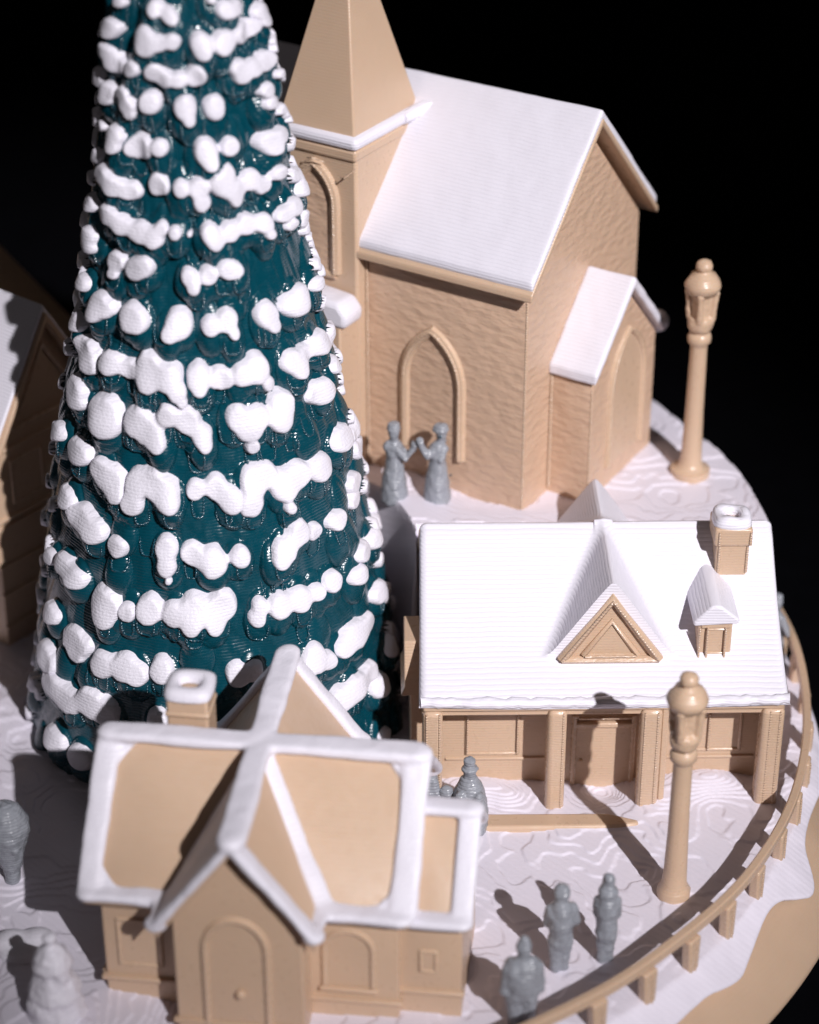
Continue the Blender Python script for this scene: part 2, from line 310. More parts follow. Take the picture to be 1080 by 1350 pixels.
n = 60
xs = np.linspace(-90, 90, n); ys = np.linspace(-75, 62, n)
XX, YY = np.meshgrid(xs, ys)
ZZ = -3.02-.25*(1-fbm(XX*.2, YY*.2, 31))*(np.hypot(XX-CX, YY-CY) > 13)
struct(grid_mesh('table_cloth', np.stack([XX, YY, ZZ], -1).reshape(-1, 3), n, n, 'cloth'))
zs_ = np.linspace(-3.6, 75, 40); XX, ZZ = np.meshgrid(np.linspace(-90, 90, n), zs_)
YY = 60+1.6*np.sin(XX*.35+.6*np.sin(XX*.11))*.8
struct(grid_mesh('backdrop_cloth', np.stack([XX, YY, ZZ], -1).reshape(-1, 3), 40, n, 'cloth'))
BLOBS = [[(-2.349,12.41,0.13,0.09)],
[(-1.819,12.41,0.14,0.14),(-1.653,12.34,0.11,0.12),(-1.592,12.28,0.08,0.09)],
[(-0.942,12.33,0.16,0.15),(-0.751,12.32,0.17,0.13)],
[(-1.117,12.51,0.09,0.09)],
[(-0.333,12.15,0.24,0.13),(-0.293,12.0,0.18,0.1)],
[(-2.462,12.05,0.23,0.13),(-2.473,11.95,0.16,0.09)],
[(-1.937,12.03,0.18,0.17),(-1.91,11.89,0.15,0.14),(-1.758,11.96,0.12,0.13),(-1.612,11.98,0.12,0.13)],
[(-1.304,11.95,0.16,0.17),(-1.288,11.82,0.12,0.13),(-1.028,11.94,0.18,0.17),(-1.062,11.86,0.13,0.13),(-0.762,11.96,0.2,0.16),(-0.598,11.98,0.23,0.15)],
[(-0.199,11.68,0.17,0.09),(-0.214,11.57,0.15,0.08)],
[(-2.516,11.68,0.24,0.13),(-2.357,11.52,0.22,0.14)],
[(-2.092,11.56,0.16,0.13)],
[(-1.822,11.53,0.16,0.16),(-1.716,11.45,0.14,0.14),(-1.558,11.44,0.12,0.13),(-1.376,11.48,0.16,0.18)],
[(-0.895,11.52,0.17,0.15),(-0.871,11.38,0.13,0.11),(-0.71,11.47,0.19,0.14),(-0.481,11.48,0.26,0.15),(-0.257,11.21,0.15,0.08)],
[(-2.484,11.12,0.24,0.13),(-2.493,10.99,0.17,0.09)],
[(-2.209,11.18,0.16,0.12),(-2.145,11.02,0.16,0.14),(-2.106,10.89,0.09,0.08)],
[(-1.881,11.1,0.18,0.18)],
[(-1.504,11.06,0.18,0.2),(-1.467,10.88,0.09,0.1)],
[(-1.201,11.02,0.19,0.2)],
[(-0.546,11.09,0.2,0.12),(-0.504,10.9,0.2,0.11)],
[(-0.166,10.62,0.18,0.1),(-0.042,10.42,0.14,0.07)],
[(-2.302,10.55,0.22,0.16),(-2.28,10.4,0.14,0.1)],
[(-2.688,10.51,0.18,0.1)],
[(-2.015,10.43,0.23,0.21),(-1.78,10.47,0.14,0.14)],
[(-1.326,10.43,0.2,0.22),(-1.298,10.27,0.12,0.13),(-1.062,10.43,0.16,0.16)],
[(-0.59,10.35,0.24,0.16),(-0.552,10.22,0.15,0.1),(-0.4,10.37,0.21,0.12)],
[(-2.65,10.08,0.21,0.12)],
[(-2.416,9.94,0.26,0.15),(-2.267,9.82,0.22,0.16),(-2.1,9.77,0.19,0.16)],
[(-1.808,9.92,0.19,0.2)],
[(-1.587,9.92,0.13,0.14),(-1.418,9.92,0.16,0.17),(-1.392,9.7,0.14,0.15),(-1.207,9.95,0.18,0.19),(-1.071,9.81,0.19,0.19),(-1.069,9.67,0.1,0.1),(-1.126,10.08,0.14,0.14),(-0.866,9.89,0.2,0.17),(-0.748,9.75,0.17,0.13),(-0.532,9.86,0.2,0.12)],
[(-0.552,9.23,0.2,0.12),(-0.486,9.04,0.15,0.09),(-0.363,9.26,0.25,0.14),(0.031,9.29,0.26,0.14)],
[(-2.701,9.35,0.25,0.14)],
[(-2.324,9.38,0.24,0.16),(-2.154,9.28,0.2,0.16),(-1.972,9.23,0.18,0.17),(-1.831,9.19,0.17,0.17),(-1.764,9.33,0.11,0.11)],
[(-1.643,9.29,0.11,0.11)],
[(-1.516,9.25,0.05,0.05)],
[(-1.344,9.27,0.16,0.17),(-1.296,9.14,0.14,0.15),(-1.158,9.23,0.17,0.17),(-0.99,9.29,0.18,0.17),(-0.822,9.25,0.19,0.16),(-0.785,9.07,0.1,0.08)],
[(-0.031,8.68,0.22,0.12),(0.115,8.43,0.15,0.08)],
[(-2.634,8.9,0.25,0.14),(-2.615,8.74,0.22,0.12)],
[(-2.244,8.7,0.23,0.17),(-2.25,8.51,0.12,0.09),(-2.011,8.68,0.2,0.18),(-1.919,8.74,0.18,0.17)],
[(-1.541,8.63,0.14,0.15),(-1.505,8.48,0.11,0.12),(-1.379,8.63,0.15,0.16),(-1.21,8.7,0.17,0.17),(-1.136,8.68,0.12,0.12)],
[(0.117,7.87,0.21,0.11),(-0.14,7.85,0.22,0.12)],
[(-2.704,8.12,0.26,0.14)],
[(-2.367,7.98,0.33,0.21),(-2.417,7.81,0.17,0.1)],
[(-2.037,7.95,0.26,0.23),(-1.967,7.91,0.18,0.17)],
[(-1.636,7.92,0.24,0.25),(-1.711,7.78,0.12,0.12)],
[(-1.385,7.89,0.16,0.17),(-1.249,7.95,0.19,0.2),(-1.208,7.75,0.1,0.11)],
[(-0.891,7.88,0.25,0.22),(-0.848,7.69,0.12,0.1)],
[(-0.581,7.88,0.33,0.21),(-0.491,8.01,0.22,0.12)],
[(-2.75,7.44,0.28,0.15)],
[(-2.546,7.16,0.37,0.2),(-2.459,6.98,0.26,0.14)],
[(-2.222,7.16,0.26,0.2),(-2.06,7.12,0.18,0.16),(-1.881,7.21,0.28,0.27),(-1.879,7.05,0.2,0.2),(-1.715,7.13,0.23,0.24),(-1.648,6.91,0.14,0.15),(-1.616,6.77,0.08,0.09)],
[(-1.499,7.14,0.2,0.22),(-1.492,6.98,0.11,0.12),(-1.332,7.07,0.19,0.21),(-1.168,7.11,0.18,0.19),(-1.042,7.15,0.24,0.24),(-0.972,6.88,0.13,0.12)],
[(-0.724,7.06,0.25,0.19),(-0.676,6.9,0.17,0.13),(-0.565,7.04,0.24,0.15),(-0.338,7.07,0.36,0.19)],
[(-0.125,6.5,0.27,0.14)],
[(-2.596,6.53,0.36,0.19),(-2.549,6.34,0.26,0.14)],
[(-2.259,6.4,0.38,0.27),(-2.22,6.23,0.32,0.24)],
[(-1.953,6.39,0.29,0.27),(-1.848,6.27,0.24,0.24),(-1.792,6.12,0.14,0.14),(-1.727,6.57,0.19,0.2),(-1.587,6.49,0.22,0.24),(-1.486,6.25,0.17,0.19),(-1.468,6.11,0.1,0.11)],
[(-1.234,6.48,0.21,0.22),(-1.166,6.27,0.22,0.22),(-1.148,5.97,0.12,0.12),(-1.088,6.45,0.2,0.2),(-0.885,6.5,0.27,0.24),(-0.928,6.28,0.21,0.19)],
[(-0.45,6.36,0.4,0.21)],
[(-2.778,5.63,0.29,0.15)],
[(-2.494,5.57,0.4,0.21)],
[(-0.313,5.44,0.38,0.21)],
[(0.133,5.24,0.28,0.15),(-0.012,5.15,0.24,0.13)],
[(-2.252,5.5,0.24,0.17),(-2.156,5.38,0.34,0.27),(-2.095,5.19,0.17,0.14)],
[(-1.944,5.44,0.25,0.24),(-1.964,5.13,0.21,0.2),(-1.835,5.51,0.22,0.22),(-1.753,5.37,0.26,0.27),(-1.708,5.21,0.14,0.14)],
[(-1.552,5.39,0.17,0.18),(-1.419,5.4,0.2,0.22),(-1.334,5.24,0.21,0.23)],
[(-1.166,5.45,0.25,0.26),(-1.203,5.14,0.22,0.23),(-1.066,5.51,0.2,0.2),(-0.953,5.27,0.28,0.26),(-0.95,4.93,0.11,0.1),(-0.837,5.35,0.27,0.23),(-0.632,5.3,0.34,0.23)],
[(-2.593,4.72,0.35,0.19)],
[(-2.392,4.58,0.37,0.22),(-2.256,4.48,0.28,0.2)],
[(-2.063,4.39,0.22,0.19)],
[(-1.743,4.49,0.21,0.22),(-1.738,4.21,0.18,0.18),(-1.724,3.99,0.06,0.06)],
[(-1.586,4.4,0.2,0.22),(-1.464,4.28,0.25,0.27),(-1.297,4.33,0.18,0.19)],
[(-1.022,4.3,0.22,0.21),(-1.063,4.16,0.13,0.13),(-0.901,4.47,0.26,0.23),(-0.759,4.33,0.19,0.15)],
[(-0.56,4.32,0.27,0.16)],
[(-0.23,4.56,0.31,0.17),(-0.288,4.32,0.27,0.14)],
[(0.117,3.35,0.25,0.14)],
[(-0.128,3.42,0.32,0.17),(-0.352,3.51,0.31,0.17)],
[(-0.469,3.27,0.29,0.16)],
[(-0.693,3.45,0.25,0.18)],
[(-2.724,3.51,0.24,0.13)],
[(-2.541,3.64,0.33,0.18),(-2.384,3.59,0.29,0.18)],
[(-0.208,2.54,0.34,0.18)],
[(-2.14,3.39,0.37,0.3),(-2.135,3.16,0.22,0.18)],
[(-1.986,3.36,0.18,0.17)],
[(-1.849,3.46,0.25,0.25),(-1.702,3.45,0.21,0.22),(-1.58,3.52,0.27,0.29),(-1.603,3.29,0.15,0.16),(-1.419,3.53,0.27,0.29),(-1.464,3.28,0.16,0.18)],
[(-1.232,3.29,0.15,0.15),(-1.205,3.48,0.14,0.15),(-1.088,3.43,0.23,0.23),(-0.951,3.41,0.25,0.23),(-0.824,3.4,0.18,0.15)],
[(-0.584,2.37,0.38,0.23),(-0.704,2.29,0.21,0.15),(-0.454,2.37,0.32,0.17)],
[(-2.642,2.63,0.34,0.18)],
[(-2.371,2.47,0.45,0.27),(-2.347,2.26,0.19,0.12)],
[(-2.641,1.92,0.34,0.19),(-2.588,1.81,0.32,0.17)],
[(-2.133,2.37,0.28,0.23),(-1.994,2.43,0.28,0.25),(-1.908,2.36,0.2,0.19)],
[(-1.776,2.49,0.23,0.24)],
[(-1.364,2.4,0.22,0.24),(-1.266,2.44,0.17,0.18)],
[(-0.918,2.4,0.28,0.25),(-0.827,2.26,0.18,0.15),(-0.98,2.31,0.13,0.12)],
[(-2.501,1.55,0.43,0.23),(-2.364,1.5,0.35,0.21),(-2.198,1.65,0.36,0.27),(-2.091,1.57,0.25,0.21)],
[(-0.775,1.49,0.28,0.22),(-0.661,1.55,0.32,0.22),(-0.511,1.54,0.34,0.19),(-0.432,1.19,0.35,0.19)],
[(-1.798,1.65,0.21,0.21)],
[(-2.477,0.62,0.37,0.2)],
[(-2.264,0.58,0.32,0.22)],
[(-0.481,0.35,0.21,0.11)],
[(-0.187,1.48,0.31,0.17)]]
# ------------------------------------------------------------------ the big tree
ZS = [-.4, 0, .35, 1.87, 4.74, 7.4, 9.87, 12.12, 18.3]; RS = [3.27, 3.24, 3.18, 2.97, 2.46, 1.92, 1.51, 1.17, .12]
def tree_r(z): return np.interp(z, ZS, RS)-.13
tree = thing('christmas_tree', 'tall teal cone-shaped tree with rows of white snow lumps', 'tree', (TX, TY, 0))
boughs = []
for bl in BLOBS:
    for (t, z, rs, rz) in bl:
        if rz < .07: continue
        if random.random() < .8: boughs.append((t+random.uniform(-.05, .05)/tree_r(z), z-.10-.3*rz, .16+rs*.5, .40+random.uniform(-.06, .08), random.uniform(.12, .2)))
# boughs without snow between the rows, and all round the far side
z = .1
row = 0
while z < 18.0:
    rad = tree_r(z); nb = max(5, int(2*PI*rad/.62)); row += 1
    for k in range(nb):
        t = (2*PI*(k+.5*(row % 2))/nb+random.uniform(-.1, .1))
        t = (t+PI) % (2*PI)-PI
        zz = z+random.uniform(-.08, .08)
        if (t < .2 and t > -PI-.2 and zz < 12.9) and random.random() < .35: continue
        if all(abs(((b[0]-t+PI) % (2*PI))-PI)*rad > .28 or abs(b[1]-zz) > .36 for b in boughs):
            boughs.append((t, zz, random.uniform(.22, .3), random.uniform(.34, .46), random.uniform(.08, .16)))
    z += .62 if z < 9 else .52
tg = np.concatenate([np.linspace(-PI, .25, 980, endpoint=False), np.linspace(.25, PI, 170, endpoint=False)])
zg = np.concatenate([np.linspace(-.35, 13.0, 860, endpoint=False), np.linspace(13.0, 18.3, 150)])
NT, NZ = len(tg), len(zg)
Tg, Zg = np.meshgrid(tg, zg)
rg = tree_r(Zg)
Dg = np.zeros_like(Tg)
for (bt, bz, w, h, a) in boughs:
    i0, i1 = np.searchsorted(zg, (bz-h, bz+h)); 
    if i1 <= i0: continue
    sub = slice(i0, i1); rloc = rg[sub]
    s = ((Tg[sub]-bt+PI) % (2*PI)-PI)*rloc/w; t = (Zg[sub]-bz)/h
    q = 1-s**2-np.where(t < 0, (t/.8)**2, t**2)
    d = a*np.sqrt(np.clip(q, 0, 1))*(.75+.25*sstep(1, -.5, t))
    Dg[sub] = np.maximum(Dg[sub], d)+.25*np.minimum(Dg[sub], d)
und = .13*(fbm(np.cos(Tg)*6+20, Zg*1.3+np.sin(Tg)*6, 41)-.5)
Rg = rg+Dg+und
Vt = np.stack([Rg*np.cos(Tg), Rg*np.sin(Tg), Zg], -1)
top = np.zeros((1, NT, 3)); top[..., 2] = 18.55; Vt = np.concatenate([Vt, top]); 
Rs = Rg.copy()
for q in (1, 2, 3, 4, 6, 8):
    Rs = (Rs+np.roll(Rs, q, 1)+np.roll(Rs, -q, 1))/3
    Rs = (Rs+np.concatenate([Rs[q:], Rs[-q:]])+np.concatenate([Rs[:q], Rs[:-q]]))/3
grid_mesh('foliage', Vt.reshape(-1, 3), NZ+1, NT, 'teal', tree, wrap=True, smooth=55)
def surf(T, Z, Rg=Rg):
    """foliage radius by bilinear lookup"""
    i = np.clip(np.searchsorted(zg, Z)-1, 0, NZ-2); a = np.clip((Z-zg[i])/(zg[i+1]-zg[i]), 0, 1)
    Tw = (T+PI) % (2*PI)-PI
    j = np.clip(np.searchsorted(tg, Tw, side='right')-1, 0, NT-1); j2 = (j+1) % NT
    tn = np.where(j2 == 0, PI, tg[j2]); b = np.clip((Tw-tg[j])/(tn-tg[j]), 0, 1)
    return (Rg[i, j]*(1-b)+Rg[i, j2]*b)*(1-a)+(Rg[i+1, j]*(1-b)+Rg[i+1, j2]*b)*a
def snow_patch_verts(bl, step=.015, seed=0):
    t0 = bl[0][0]; zc = sum(c[1] for c in bl)/len(bl); rad = float(tree_r(zc))
    C_ = [(((c[0]-t0+PI) % (2*PI)-PI)*rad, c[1], c[2], c[3]) for c in bl]
    x0 = min(c[0]-c[2] for c in C_)-.12; x1 = max(c[0]+c[2] for c in C_)+.12
    y0 = min(c[1]-c[3] for c in C_)-.14; y1 = max(c[1]+c[3] for c in C_)+.12
    nx = max(6, int((x1-x0)/step)); ny = max(6, int((y1-y0)/step))
    X, Y = np.meshgrid(np.linspace(x0, x1, nx), np.linspace(y0, y1, ny))
    ed = .36*(vnoise(X*6+seed*3.1, Y*5, seed)-.5)+.30*(vnoise(X*13+seed, Y*9, seed+3)-.5)
    G = np.zeros(X.shape)
    for (cx, cy, rs, rz) in C_:
        G += np.exp(-2.3*(((X-cx)/(rs*.85))**2+((Y-cy)/(rz*.94))**2))
    F = (np.log(G+1e-9)+2.3)/2.3+ed*.55        # 1 in the middle of a lump, 0 on its outline
    T = t0+X/rad
    hgt = np.where(F > 0, .0+.085*(1-np.exp(-4.6*np.clip(F, 0, None)))+np.clip(F, 0, .3)*.08*(vnoise(X*4, Y*4, seed+8)-.5), np.maximum(-.13, F*.45))
    rr = surf(T, Y)+np.clip(F*2.5, 0, 1)*(np.maximum(surf(T, Y, Rs)+.03, surf(T, Y)-.02)-surf(T, Y))+hgt
    keep = (F > -.3).ravel()
    return np.stack([rr*np.cos(T), rr*np.sin(T), Y], -1).reshape(-1, 3), ny, nx, keep
eb = MB()
def u_edge(t, z, w, h, rad_):
    pts = []
    for k in range(13):
        u = -1+2*k/12; s = w*math.copysign(abs(math.sin(u*PI/2))**.7, u); zz = z+h*.55-h*(1-abs(u)**2.6)
        tt = t+s/rad_
        r_ = float(surf(np.array([tt]), np.array([zz]))[0])
        pts.append((r_*math.cos(tt), r_*math.sin(tt), zz))
    eb.tube(pts, [.012]+[random.uniform(.016, .027) for _ in range(11)]+[.012], 7)
for bl in BLOBS:
    for (t, z, rs, rz) in bl:
        if rz > .08 and random.random() < .62:
            u_edge(t+random.uniform(-.06, .06)/float(tree_r(z)), z-rz*.75-.15, random.uniform(.08, .15), random.uniform(.2, .38), float(tree_r(z)))
for k in range(60):
    z_ = random.uniform(.5, 12.5); t_ = random.uniform(-2.5, -.3); u_edge(t_, z_, random.uniform(.08, .13), random.uniform(.2, .35), float(tree_r(z_)))
eo = eb.build('bough_edge', 'teal_edge', tree, smooth=80); eo['kind'] = 'stuff'
for i, bl in enumerate(BLOBS):
    Vv, ny, nx, kp = snow_patch_verts(bl, .015, i)
    grid_mesh('snow_lump', Vv, ny, nx, 'snow_lump', tree, keep=kp, smooth=70)
# snow on the far side and above the picture, one mesh
allV = []; bm_ = MB()
z = .25
while z < 17.5:
    rad = float(tree_r(z)); t = -.06
    while t < PI+.3:
        if z > 12.9 or True:
            nl = random.choice((1, 1, 2, 3)); 
            bl = [(((t+k*.22/rad+PI) % (2*PI))-PI, z+random.uniform(-.06, .06), random.uniform(.15, .2), random.uniform(.13, .18)) for k in range(nl)]
            Vv, ny, nx, kp = snow_patch_verts(bl, .03, int(z*100+t*10))
            idx = np.arange(ny*nx).reshape(ny, nx)
            Fq = np.stack([idx[:-1, :-1], idx[:-1, 1:], idx[1:, 1:], idx[1:, :-1]], -1).reshape(-1, 4); Fq = Fq[kp[Fq].all(1)]
            us = np.unique(Fq); mp = {u: k for k, u in enumerate(us)}
            bm_.add(Vv[us], [tuple(mp[q] for q in f) for f in Fq])
            t += nl*.22/rad
        t += random.uniform(.4, .6)/rad
    z += .66 if z < 9 else .55
ob = bm_.build('snow_lump', 'snow_lump', tree, smooth=70); ob['kind'] = 'stuff'

# ------------------------------------------------------------------ church on the hill
B0 = (1.893, -2.2, HZ); PH = -.5635
church = thing('church', 'stone-textured tan church with snowy roof and pointed steeple on the hill', 'church', B0, PH)
W = 3.9; HE = 4.05; LC = 6.6; AP = 6.1
MB().prism([(0, 0, -.4), (0, W, -.4), (0, W, HE), (0, W/2, AP), (0, 0, HE)], (-LC, 0, 0)).build('wall', 'stone', church, .05)
oh = .26; sl = 1.035; z0 = 3.93
def rshell(b0, b1, zb, th, a0, a1, slope=sl, wid=None):
    bc = (b0+b1)/2; ap = zb+slope*(b1-b0)/2
    return [(a0, p[0], p[1]) for p in roof_shell((b0, zb), (bc, ap), (b1, zb), th)], (a1-a0, 0, 0)
rf = MB().prism(*rshell(-oh, W+oh, z0+.03, .13, .22, -LC-.2)).build('roof', 'tan', church, .025)
MB().prism(*rshell(-oh+.05, W+oh-.03, z0+.165, .19, .21, -LC-.18)).build('roof_snow', 'snow', church, remesh=.05, relax=5)
lumpy(COL.objects[-1], .02, .5)
# little corner edge line where wall meets tower
# tower
TA0, TA1, TB0, TB1 = -4.66, -3.09, -.3, 1.68
tw = MB().box(TA0+.03, TA1-.0, TB0+.03, TB1-.03, -.4, 5.72).build('tower', 'tan', church, .05)
MB().prism([(TA0-.02, TB0-.02, 5.66), (TA1+.02, TB0-.02, 5.66), (TA1+.02, TB1+.02, 5.66), (TA0-.02, TB1+.02, 5.66)], (0, 0, .2)).build('cornice', 'tan', tw, .05, 3)
MB().box(TA0-.07, TA1+.07, TB0-.07, TB1+.07, 5.865, 6.09).build('tower_snow', 'snow', church, .09, 3)
ca, cb = (TA0+TA1)/2, (TB0+TB1)/2
st = MB(); q = .76; qb = .97
pts = [(ca-q, cb-qb), (ca+q, cb-qb), (ca+q, cb+qb), (ca-q, cb+qb)]
st.add([(x, y, 6.07) for x, y in pts]+[(ca, cb, 9.6)], [(3, 2, 1, 0), (0, 1, 4), (1, 2, 4), (2, 3, 4), (3, 0, 4)])
st.build('steeple', 'tan_smooth', church, .035)
# snow running from the tower ledge into the roof
MB().tube([(TA1+.02, 1.1, 5.98), (TA1+.05, 1.4, 6.0), (TA1+.16, 1.62, 6.03), (TA1+.5, 1.85, 6.2)], [.1, .12, .15, .05], 10).build('snow_ridge', 'snow', church)
def arch_window(parent, cx, half, z0, zs, za, y, r, name='window', axis='y', pointed=True, mat='tan', recess=True):
    tr = (lambda p: p) if axis == 'y' else (lambda p: (p[1], p[0], p[2]))
    P = arch_pts(cx, half, z0, zs, za, y, pointed=pointed)
    inner = arch_pts(cx, half-.02, z0, zs, za-.02, y, pointed=pointed)
    ext = Vector(tr((0, .14, 0)))
    sgn = -1 if axis == 'y' else 1
    pan = MB().prism([tr((p[0], y+.012*sgn, p[2])) for p in inner], ext*(-sgn)).build(name, mat, parent)
    fr = MB().tube([tr(p) for p in P], r, 8).build('frame', 'tan_trim', pan)
    return pan, fr
arch_window(church, -1.77, .55, .6, 1.95, 2.88, -.0, .095, mat='stone')
arch_window(tw, -3.9, .40, 3.62, 4.85, 5.5, TB0+.02, .10, mat='stone')
MB().tube([(-4.25, TB0+.01, 3.58), (-3.5, TB0+.01, 3.58)], .07, 8).build('sill', 'tan', tw)
# side porch on the gable end
ax = MB(); E = .784; P0, P1 = .874, 3.19; PC = (P0+P1)/2
ax.prism([(-.05, P0, -.4), (-.05, P1, -.4), (-.05, P1, 2.25), (-.05, PC, 3.45), (-.05, P0, 2.25)], (E+.05, 0, 0))
pch = ax.build('porch', 'stone', church, .045)
MB().prism(*rshell(P0-.08, P1+.12, 2.2, .21, -.02, E+.12, 1.05)).build('porch_snow', 'snow', pch, remesh=.04, relax=4)
lumpy(COL.objects[-1], .02, .4)
MB().cap((E-.08, P1+.19, 2.34), (-.02, P1+.19, 2.34), .2, .16).build('snow_edge', 'snow', pch)
arch_window(pch, 2.12, .60, .35, 1.75, 2.72, E, .07, axis='x', mat='tan', name='door')
seam([(-.014, .014, -.1), (-.014, .014, HE-.1)], church, .012)
seam([(-3.06, -.03, .1), (-3.06, -.03, HE-.1)], church, .016)
seam([(E-.013, P0+.013, .05), (E-.013, P0+.013, 2.1)], pch, .012)
seam([(.03, P0-.02, .05), (.03, P0-.02, 2.2)], pch, .018)
for w_, half, z0_, zs_, za_, y_ in ((-1.77, .55, .6, 1.95, 2.88, 0), (-3.9, .40, 3.62, 4.85, 5.5, TB0+.02)):
    P_ = arch_pts(w_, half, z0_, zs_, za_, y_-.085)
    seam([(p[0], p[1], p[2]) for p in P_[2:]], church if y_ == 0 else tw, .017)
seam([(E+.06, p[0], p[2]) for p in arch_pts(2.12, .60, .35, 1.75, 2.72, 0)[:8]], pch, .014)
MB().tube([(-3.95, TB0-.12, 5.62), (-3.8, TB0-.2, 5.68), (-3.62, TB0-.1, 5.6)], .012, 6).build('loose_strand', 'seam', tw)
MB().tube([(-3.3, TB0-.1, 5.4), (-3.2, TB0-.16, 5.43), (-3.05, TB0-.05, 5.58)], .014, 6).build('loose_strand', 'seam', tw)
# small snowy canopy on the tower front
cn = MB().prism([(-4.9, TB0, 2.85), (-2.98, TB0, 2.9), (-2.93, TB0, 3.15), (-3.1, TB0, 3.36), (-4.9, TB0, 3.5)], (0, -.55, 0)).build('canopy_snow', 'snow', tw, .1, 3)
MB().box(-4.8, -3.1, TB0-.5, TB0+.1, -.3, 2.92).build('canopy_wall', 'tan', tw, .03)

# ------------------------------------------------------------------ cottage with a porch (right)
cot = thing('cottage', 'tan cottage with porch columns and thick smooth snow on its roof', 'house', (.233, -6.556, 0), .0165)
CW = 5.571; ZE = 2.05; ZR = 3.87; YR = 2.377; YB = 3.95; XD = 2.9
def prof_main(y):
    t = np.clip(y/YR, 0, 1)
    f = ZE+(ZR-ZE)*(.72*t+.28*t**1.9)
    bk = ZR-.8*(y-YR)
    return np.where(y <= YR, f, bk)
def roof_z(x, y):
    m = prof_main(y)
    d = 3.85-1.47*np.sqrt((x-XD)**2+.0025)
    d = np.where(y >= .60, d, -9)
    k = .22
    hmx = np.clip(.5+.5*(d-m)/k, 0, 1)
    z = m*(1-hmx)+d*hmx+k*hmx*(1-hmx)
    # ridge is softly rounded
    z = z-.05*np.exp(-((y-YR)/.12)**2)*(np.abs(x-XD) > .15)
    return z
nx, ny = 300, 220
xs = np.linspace(0, 1, nx); ys = np.linspace(0, 1, ny)
x0, x1 = -.03, CW+.02
fl = .06*(1-ys[:, None])**2
X = (x0-fl)+(x1-x0+2*fl)*xs[None, :]; Y = -.03+(YB+.03)*ys[:, None]+0*X
# eave bulges a little, ends flare
Y = Y-.05*(1-ys[:, None])**6
Z = roof_z(X, np.maximum(Y, 0))+.022*(fbm(X*.7, Y*.7, 77, 2)-.5)+.04*(1-ys[:, None])**8*(np.abs(X-(x0+x1)/2)/2.8)**3
e = np.minimum(np.minimum(X-x0+fl, x1-X+fl), np.minimum(Y-Y.min(), YB-Y)); rd = .13
Z = Z-np.where(e < rd, rd-np.sqrt(np.clip(rd**2-(rd-e)**2, 0, None)), 0)
top = np.stack([X, Y, Z], -1)
ring = [top]
V = top.reshape(-1, 3)
o = grid_mesh('roof_snow', V, ny, nx, 'snow', cot, smooth=50)
sol = o.modifiers.new('solid', 'SOLIDIFY'); sol.thickness = .12; sol.offset = -1
er = MB().tube([(-.07+k*(CW+.14)/60, -.03+.012*math.sin(k*1.3)+random.uniform(-.004, .004), 2.005+random.uniform(-.006, .006)+.03*(abs(k-30)/30)**4) for k in range(61)], [.085+random.uniform(-.014, .014) for k in range(61)], 10).build('eave_snow', 'snow', cot, smooth=80)
# tan roof board under the snow
prf = [(y, float(prof_main(np.array(y)))-.30) for y in np.linspace(0, YR, 8)]+[(YB-.03, float(prof_main(np.array(YB)))-.30)]
poly = [(0, y, z) for y, z in prf]+[(0, y, z+.16) for y, z in prf[::-1]]
MB().prism([(-.045, p[1], p[2]) for p in poly], (CW+.06, 0, 0)).build('roof', 'tan', cot, .02)
MB().box(-.03, CW+.0, -.055, .1, 1.86, 2.0).build('eave_board', 'tan', cot, .03, 2)
# walls with recessed porch
wl = MB(); YW = .68
wl.prism([(.1, YW, -.4), (.1, YB-.1, -.4), (.1, YB-.1, 2.45), (.1, YR, 3.5), (.1, YW, 2.3)], (CW-.2, 0, 0))
wall = wl.build('wall', 'tan', cot, .02)
def window_panel(x0, x1, z0, z1, y, parent, fw=.055, name='window', mull=0):
    p = MB().box(x0+.03, x1-.03, y-.012, y+.03, z0+.03, z1-.03).build(name, 'tan', parent)
    f = MB(); d = .038
    f.box(x0, x1, y-d, y+.02, z1-fw, z1); f.box(x0, x1, y-d, y+.02, z0, z0+fw)
    f.box(x0, x0+fw, y-d+.002, y+.018, z0+.01, z1-.01); f.box(x1-fw, x1, y-d+.002, y+.018, z0+.01, z1-.01)
    for k in range(mull):
        xm = x0+(x1-x0)*(k+1)/(mull+1); f.box(xm-.02, xm+.02, y-d+.01, y+.016, z0+.02, z1-.02)
    f.build('frame', 'tan_trim', p, .024, 3)
    return p
window_panel(.66, 1.54, .52, 1.36, YW, wall, mull=0)
window_panel(4.02, 5.08, .56, 1.36, YW, wall, mull=1)
MB().box(.35, 1.95, YW-.035, YW+.02, .42, .47).build('sill', 'tan', wall, .015)
MB().box(3.75, 5.3, YW-.035, YW+.02, .42, .47).build('sill', 'tan', wall, .015)
dr = MB().box(2.42, 3.32, YW-.05, YW+.05, -.4, 1.08).build('door', 'tan', wall, .02)
MB().box(2.36, 2.44, YW-.09, YW+.05, -.4, 1.3).box(3.30, 3.38, YW-.09, YW+.05, -.4, 1.3).box(2.36, 3.38, YW-.088, YW+.048, 1.06, 1.16).box(2.36, 3.38, YW-.092, YW+.046, 1.25, 1.32).build('door_frame', 'tan_trim', dr, .03, 3)
MB().ell((2.52, YW-.07, .42), (.035, .035, .035)).build('door_knob', 'tan', dr)
for cx, w_ in ((.125, .31), (2.06, .30), (3.525, .34), (5.41, .36)):
    c = MB().box(cx-w_/2, cx+w_/2, -.10, -.10+w_, -.3, 1.87).build('column', 'tan_trim', cot, .085, 4)
    if cx > 3 and cx < 4:
        MB().box(cx+w_/2-.0, cx+w_/2+.1, -.03, .2, -.3, 1.86).build('half_column', 'tan_trim', c, .02)
for cx, s_ in ((.03, .014), (.23, .014), (2.15, .014), (3.42, .012), (3.62, .016), (5.36, .012), (5.51, .014)):
    seam([(cx, -.092, -.05), (cx, -.092, 1.84)], cot, s_)
